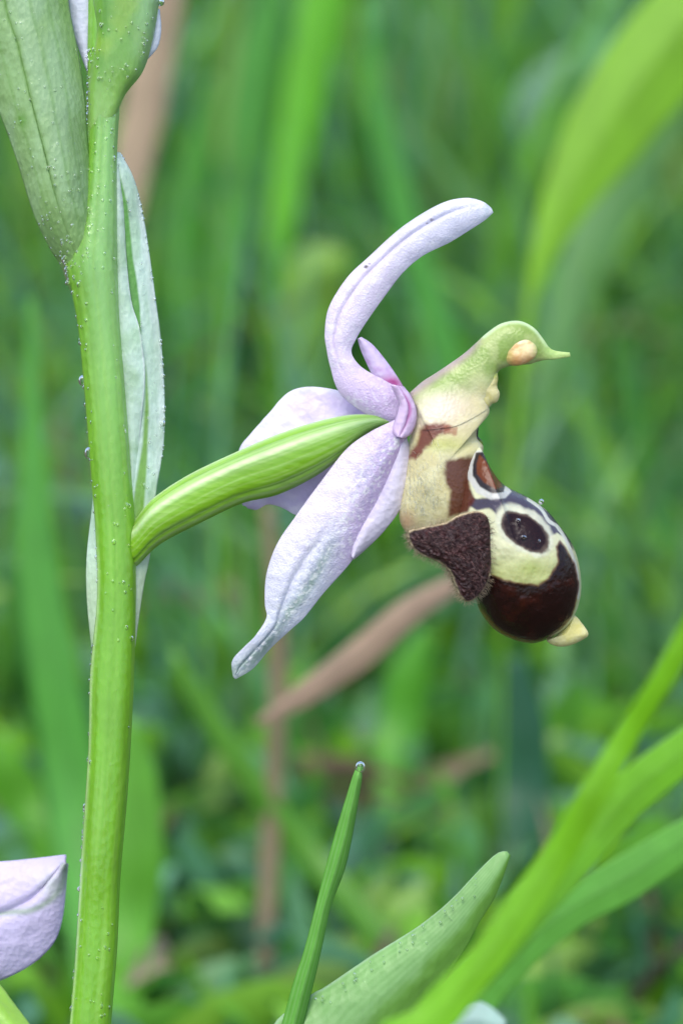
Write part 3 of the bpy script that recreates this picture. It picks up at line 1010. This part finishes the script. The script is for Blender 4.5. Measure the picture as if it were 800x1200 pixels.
lf = thing('orchid_leaf', 'broad pale green pointed leaf rising at the bottom beside the thin grass blade', 'leaf', ground_under(S(330, 1700, 0)))
sheet('leaf_blade', [(150, 2900), (230, 1700), (300, 1260), (357, 1178), (382, 1160), (436, 1123), (490, 1089), (530, 1056), (564, 1020), (584, 1002), (595, 1000)],
      [(190, 2900), (340, 1700), (400, 1330), (462, 1230), (490, 1190), (520, 1150), (545, 1112), (561, 1082), (577, 1056), (588, 1030), (597, 1003)], M_LEAF, lf,
      lambda u, v, h: 12 + h * 0.35 * v ** 2 - h * 0.2 - 14 * (1 - u) , c_leaf, nu=200, nv=50, solid=0.02, wob=1.2, paired=True)
pts = []
for i in range(40):
    t = random.random()
    x = 370 + 215 * t
    y0 = np.interp(x, [357, 382, 436, 490, 530, 564, 595], [1178, 1160, 1123, 1089, 1056, 1020, 1000])
    pts.append((x, y0 + 1 + abs(random.gauss(0, 16)), 4, random.uniform(0.6, 1.5)))
dew('dew', pts, lf)


# ------------------------------------------------------------------ meadow behind (blurred): blades and leaves one can tell apart
def ribbon(path, widths, facing=None, fold_=0.25, nv=5, tip=True):
    """path: world points root to tip; returns verts, faces"""
    n = len(path)
    T = np.gradient(path, axis=0)
    T /= np.linalg.norm(T, axis=1)[:, None] + 1e-9
    fc = FW if facing is None else facing
    side = np.cross(T, fc)
    side /= np.linalg.norm(side, axis=1)[:, None] + 1e-9
    nrm = np.cross(side, T)
    v = np.linspace(-1, 1, nv)
    P = path[:, None, :] + side[:, None, :] * (v[None, :] * widths[:, None] / 2)[..., None] + nrm[:, None, :] * (np.abs(v)[None, :] * widths[:, None] * fold_ / 2)[..., None]
    return P.reshape(-1, 3), grid_faces(n, nv)


def vee(col, n, nv, c2=None, seed=0):
    c = np.tile(lin(col)[None], (n * nv, 1))
    v = np.tile(np.linspace(-1, 1, nv), n)
    u = np.repeat(np.linspace(0, 1, n), nv)
    if c2 is not None:
        c = c * (1 - 0.6 * u[:, None]) + lin(c2)[None] * 0.6 * u[:, None]
    c = c * (1 - 0.14 * np.exp(-(v / 0.12) ** 2) + 0.07 * np.sin(v * 22))[:, None]
    return c


def far_blade(name, label, cat, pts, widths, col, c2=None, group=None, mat=None, ground=True, fold_=0.3, n=30, roll=0.0):
    """pts: (px, py, D) from root to tip; the root is carried down to the ground"""
    w = list(widths)
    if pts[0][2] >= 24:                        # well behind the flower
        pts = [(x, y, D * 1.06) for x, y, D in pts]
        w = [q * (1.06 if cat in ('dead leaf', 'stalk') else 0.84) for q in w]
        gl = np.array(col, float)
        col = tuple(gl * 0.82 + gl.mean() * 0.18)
    P = []
    for x, y, D in pts:                        # never below the soil
        dg = CAM_Z / max(0.05, math.sin(PITCH) - (600 - y) * CPP / FOCUS * math.cos(PITCH))
        P.append(at(x, y, min(D, dg - 0.9)))
    if ground:
        g0 = P[0].copy(); g0[2] = float(gh(g0[0], g0[1]))
        if P[0][2] - g0[2] > 0.4:
            P = [g0, (g0 * 0.5 + P[0] * 0.5)] + P
            w = [w[0] * 0.7, w[0] * 0.9] + w
    path = spline(P, n)
    Lw = np.array([p for p in P])
    cum = np.concatenate([[0], np.cumsum(np.linalg.norm(np.diff(Lw, axis=0), axis=1))]); cum /= cum[-1]
    ww = np.interp(np.linspace(0, 1, n), cum, w)
    fc = FW + RT * roll
    V, F = ribbon(path, ww, facing=fc / np.linalg.norm(fc), fold_=fold_, nv=21)
    base = path[0]
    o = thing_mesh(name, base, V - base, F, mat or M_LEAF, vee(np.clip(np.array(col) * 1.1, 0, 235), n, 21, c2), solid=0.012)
    tag(o, label, cat, group)
    return o


BR = (116, 178, 24)
G_ = 'blurred blades and leaves in the meadow'
FG = 'bright blades fanning up at the lower right'
# lower right fan
far_blade('grass_blade', 'bright green blade at lower right, uppermost of the fan, reaching the right edge highest', 'grass blade',
          [(462, 1290, 14.80), (510, 1200, 14.80), (580, 1110, 14.80), (617, 1056, 14.80), (655, 1000, 14.80), (695, 930, 14.70), (735, 860, 14.70), (761, 820, 14.60), (805, 745, 14.50), (850, 650, 14.40)],
          [0.18, 0.18, 0.17, 0.17, 0.155, 0.14, 0.115, 0.11, 0.11, 0.07], BR, group=FG, fold_=0.12, n=60)
far_blade('grass_blade', 'bright green blade at lower right, middle one of the fan, just under the highest', 'grass blade',
          [(440, 1300, 15.10), (500, 1200, 15.10), (585, 1110, 15.10), (640, 1040, 15.20), (690, 985, 15.30), (745, 925, 15.30), (805, 878, 15.30), (880, 820, 15.30)],
          [0.16, 0.20, 0.18, 0.21, 0.22, 0.22, 0.21, 0.15], (112, 176, 30), group=FG, fold_=0.12, n=60)
far_blade('grass_blade', 'duller green blade at lower right, lowest of the fan', 'grass blade',
          [(470, 1330, 21.5), (545, 1190, 21.5), (611, 1110, 21.5), (672, 1063, 21.5), (732, 1030, 21.5), (800, 986, 21.5), (890, 930, 21.5)],
          [0.28, 0.30, 0.30, 0.30, 0.32, 0.28, 0.15], (100, 168, 60), group=FG, fold_=0.12, n=60)
# top right broad blade
far_blade('grass_blade', 'broad bright green blade sweeping up to the upper right corner', 'grass blade',
          [(590, 700, 28), (606, 480, 28), (624, 340, 28), (656, 248, 28), (706, 160, 28), (762, 80, 28), (860, -40, 28)],
          [0.05, 0.06, 0.12, 0.50, 0.95, 1.12, 1.0], (122, 186, 14), group=G_, fold_=0.2)
far_blade('grass_blade', 'paler green blade beside the broad upper right blade, lower and duller', 'grass blade',
          [(600, 700, 33), (630, 500, 33), (664, 370, 33), (705, 260, 33), (760, 150, 33), (840, 20, 33)],
          [0.15, 0.3, 0.5, 0.75, 0.8, 0.6], (96, 154, 74), group=G_)
far_blade('dry_stalk', 'pinkish tan dry stalk behind the top of the orchid stem', 'stalk',
          [(120, 420, 30), (150, 215, 30), (170, 120, 30), (188, 0, 30), (200, -80, 30)], [0.10, 0.36, 0.40, 0.44, 0.44], (150, 128, 98), mat=M_DRY, group=G_)
far_blade('dead_leaf', 'pinkish brown dead leaf lying slanted below the flower', 'dead leaf',
          [(300, 848, 24), (350, 818, 24), (420, 768, 24), (480, 716, 24), (540, 680, 24.3), (600, 640, 25)], [0.05, 0.18, 0.24, 0.21, 0.14, 0.05], (146, 120, 94), mat=M_DRY, group=G_, ground=False)
far_blade('dry_stalk', 'brown dry upright stalk below the front sepal', 'stalk',
          [(310, 1130, 27), (316, 1000, 27), (322, 900, 27), (326, 800, 27), (322, 690, 27), (312, 590, 27)], [0.13, 0.17, 0.15, 0.17, 0.14, 0.10], (112, 98, 68), mat=M_DRY, group=G_)
far_blade('dead_leaf', 'short brown dead leaf lying level between the stem and the front sepal', 'dead leaf',
          [(170, 704, 34), (215, 700, 34), (262, 698, 34), (290, 702, 34)], [0.1, 0.33, 0.33, 0.1], (140, 112, 88), mat=M_DRY, group=G_, ground=False)
far_blade('dead_leaf', 'brown dead leaf at the right edge behind the lip', 'dead leaf',
          [(740, 650, 40), (790, 645, 40), (860, 640, 40)], [0.3, 0.6, 0.3], (140, 116, 104), mat=M_DRY, group=G_, ground=False)
far_blade('dead_leaf', 'pale pinkish dead leaf at the left edge beside the stem', 'dead leaf',
          [(-60, 590, 38), (0, 600, 38), (60, 618, 38), (110, 640, 38)], [0.3, 0.7, 0.6, 0.2], (140, 112, 100), mat=M_DRY, group=G_, ground=False)
# left
far_blade('grass_blade', 'upright green blade left of the stem, broadening downwards', 'grass blade',
          [(112, 1160, 27), (92, 960, 27), (62, 780, 27), (42, 640, 27), (38, 500, 27), (36, 350, 27)], [0.45, 0.60, 0.52, 0.42, 0.24, 0.08], (80, 166, 48), group=G_)
far_blade('grass_blade', 'dark green leaf leaning left at the left edge beside the stem', 'grass blade',
          [(120, 1150, 27.5), (90, 930, 27.5), (50, 760, 27.5), (10, 650, 27.5)], [0.6, 0.8, 0.6, 0.2], (52, 128, 28), group=G_)
far_blade('grass_blade', 'yellow green blade crossing left behind the upper stem', 'grass blade',
          [(150, 800, 36), (105, 540, 36), (70, 440, 36), (30, 370, 36)], [0.5, 0.5, 0.45, 0.1], (104, 168, 30), group=G_)
far_blade('grass_blade', 'bright green broad leaf at the foot of the stem on its right', 'leaf',
          [(140, 1230, 26), (150, 1100, 26), (158, 1000, 26), (155, 900, 26), (150, 840, 26)], [0.30, 0.52, 0.62, 0.5, 0.1], (92, 170, 34), group=G_)
far_blade('grass_blade', 'bright green leaf at the left edge, lower than the upright blade', 'leaf',
          [(90, 1060, 28.5), (40, 960, 28.5), (0, 900, 28.5), (-40, 860, 28.5)], [0.2, 0.5, 0.6, 0.3], (92, 174, 30), group=G_)
far_blade('grass_blade', 'bluish green leaf lying level across behind the stem', 'leaf',
          [(-50, 555, 34), (20, 565, 34), (90, 590, 34), (150, 610, 34)], [0.3, 0.34, 0.30, 0.15], (96, 150, 134), group=G_, ground=False)
# middle
far_blade('grass_blade', 'green blade slanting down to the right behind the thin grass blade', 'grass blade',
          [(520, 1180, 26), (440, 1090, 26.5), (370, 1010, 27), (300, 920, 27), (240, 830, 27), (200, 760, 27)], [0.25, 0.30, 0.30, 0.28, 0.26, 0.1], (80, 150, 24), group=G_)
far_blade('grass_blade', 'tall green blade arching behind the arched upper sepal', 'grass blade',
          [(560, 560, 33), (520, 400, 33), (485, 290, 33), (460, 200, 33), (440, 110, 33), (430, 0, 33)], [0.4, 0.42, 0.40, 0.38, 0.32, 0.15], (70, 158, 44), group=G_)
far_blade('broad_leaf', 'yellow green leaf behind the arched upper sepal on its left', 'leaf',
          [(352, 440, 36), (352, 380, 36), (362, 335, 36), (385, 312, 36), (408, 300, 36)], [0.2, 0.9, 1.2, 0.9, 0.2], (122, 176, 40), group=G_)
far_blade('grass_blade', 'bright green blade at the top, left of the arched upper sepal', 'grass blade',
          [(322, 330, 36), (340, 200, 36), (362, 90, 36), (380, 0, 36), (395, -70, 36)], [0.3, 0.5, 0.66, 0.72, 0.5], (94, 186, 10), group=G_)
far_blade('grass_blade', 'green blade at the top between the tan stalk and the brightest blade', 'grass blade',
          [(262, 360, 38), (285, 210, 38), (300, 90, 38), (325, -40, 38)], [0.4, 0.66, 0.7, 0.4], (70, 156, 40), group=G_)
far_blade('grass_blade', 'green blade below the tan stalk beside the whitish bract', 'grass blade',
          [(220, 420, 38), (215, 300, 38), (228, 200, 38), (250, 90, 38)], [0.5, 0.7, 0.6, 0.2], (66, 150, 28), group=G_)
far_blade('grass_blade', 'pale green stalk standing right of the whitish bract', 'stalk',
          [(215, 520, 40), (228, 400, 40), (238, 320, 40), (245, 260, 40)], [0.3, 0.35, 0.35, 0.1], (120, 160, 90), group=G_)
far_blade('broad_leaf', 'dark bluish green upright leaf under the lip', 'leaf',
          [(612, 1010, 29), (612, 930, 29), (610, 850, 29), (600, 770, 29)], [0.4, 0.66, 0.66, 0.3], (34, 96, 58), group=G_)
far_blade('broad_leaf', 'soft green round leaf below the flower, right of the slanted dead leaf', 'leaf',
          [(520, 860, 35), (535, 810, 35), (540, 760, 35), (540, 720, 35)], [0.3, 1.3, 1.3, 0.3], (88, 164, 90), group=G_)
far_blade('grass_blade', 'bright yellow green blade behind the slanted dead leaf', 'grass blade',
          [(455, 960, 30), (468, 860, 30), (480, 790, 30), (500, 740, 30)], [0.3, 0.5, 0.5, 0.15], (78, 164, 24), group=G_)
far_blade('broad_leaf', 'pale bluish leaf above the arched sepal, left of the broad blade', 'leaf',
          [(600, 170, 42), (640, 110, 42), (680, 85, 42), (720, 60, 42)], [0.3, 0.9, 0.9, 0.3], (112, 168, 140), group=G_, ground=False)
far_blade('broad_leaf', 'pale silvery leaf slanting at the right edge above the lip', 'leaf',
          [(690, 420, 42), (730, 370, 42), (780, 310, 42), (840, 250, 42)], [0.2, 0.5, 0.55, 0.3], (120, 158, 128), group=G_, ground=False)
far_blade('grass_blade', 'soft green blade right of the column tip', 'grass blade',
          [(700, 640, 36), (690, 520, 36), (660, 420, 36), (640, 330, 36), (628, 270, 36)], [0.4, 0.6, 0.66, 0.6, 0.2], (88, 160, 62), group=G_)
far_blade('grass_blade', 'green blade rising at the right edge level with the lip', 'grass blade',
          [(800, 720, 36), (770, 600, 36), (745, 500, 36), (735, 400, 36)], [0.5, 0.6, 0.5, 0.15], (66, 150, 44), group=G_)
far_blade('broad_leaf', 'pale bluish leaf at the very bottom beside the pointed leaf', 'leaf',
          [(500, 1240, 20.5), (530, 1205, 20.5), (560, 1196, 20.5), (590, 1205, 20.5)], [0.1, 0.25, 0.25, 0.1], (176, 204, 192), group=G_, ground=False)


# ------------------------------------------------------------------ the mass of grass, herb leaves and litter behind
def scatter(n, dmin, dmax, spread=1.75):
    D = dmin * (dmax / dmin) ** rng.random(n)
    half = 400 * CPP / FOCUS * D * spread + 3
    return rng.uniform(-1, 1, n) * half, D


GREENS = [(92, 156, 64), (110, 172, 60), (84, 148, 66), (120, 182, 66), (104, 162, 100), (124, 186, 50), (112, 168, 120), (74, 130, 66), (124, 172, 106), (136, 190, 60), (112, 168, 132), (100, 156, 116), (126, 172, 140), (150, 186, 96)]


def mass(name, n, dmin, dmax, hmin, hmax, wmin, wmax, cols, mat, lean=0.5, nseg=7, nv=3, wide=False, kind='stuff'):
    n = int(n * 1.38)
    X, Y = scatter(n, dmin, dmax)
    V, F, C = [], [], []
    b = 0
    f0 = grid_faces(nseg, nv)
    for i in range(n):
        x, y = X[i], Y[i]
        z = float(gh(x, y))
        h = random.uniform(hmin, hmax) * (1.0 if y < 60 else 1.2)
        az = random.uniform(0, 2 * math.pi)
        ln = random.uniform(0.05, lean)
        t = np.linspace(0, 1, nseg)
        dx, dy = math.cos(az), math.sin(az)
        path = np.stack([x + dx * ln * h * t ** 1.8, y + dy * ln * h * t ** 1.8, z + h * (t - 0.35 * ln * t ** 3)], 1)
        w = random.uniform(wmin, wmax)
        ww = w * (np.sin(np.pi * np.clip(t * 0.9 + 0.08, 0, 1)) ** 0.7 if wide else (1 - t ** 2.2) + 0.03)
        fa = random.uniform(0, math.pi)
        v, _ = ribbon(path, ww, facing=np.array([math.cos(fa), math.sin(fa), 0.15]), fold_=0.35, nv=nv)
        V.append(v); F.append(f0 + b); b += len(v)
        c = lin(random.choice(cols)) * random.uniform(0.75, 1.3)
        C.append(np.tile(c[None], (len(v), 1)))
    o = link(name, np.vstack(V), np.vstack(F), mat, None, np.vstack(C))
    tag(o, kind=kind)
    return o


mass('grass', 5200, 40, 170, 3.5, 9.5, 0.12, 0.42, GREENS, M_GRASS, lean=0.5)
mass('sparse_grass', 700, 30, 48, 2.0, 7.5, 0.05, 0.20, GREENS, M_GRASS, lean=1.1)
mass('dry_grass', 50, 34, 80, 2.0, 7.5, 0.06, 0.24, [(150, 128, 96), (166, 148, 112), (120, 100, 78)], M_DRY, lean=1.3)
mass('ground_cover', 3400, 46, 170, 0.8, 4.2, 0.5, 1.4, GREENS, M_GRASS, lean=1.6, wide=True, nseg=6)
mass('low_herbs', 3400, 21, 50, 0.4, 1.5, 0.25, 0.9, GREENS, M_GRASS, lean=1.6, wide=True, nseg=6)
mass('leaf_litter', 500, 22, 140, 0.4, 1.8, 0.15, 0.45, [(150, 130, 108), (128, 108, 88), (170, 148, 124), (110, 96, 80)], M_DRY, lean=2.5, wide=True, nseg=5)
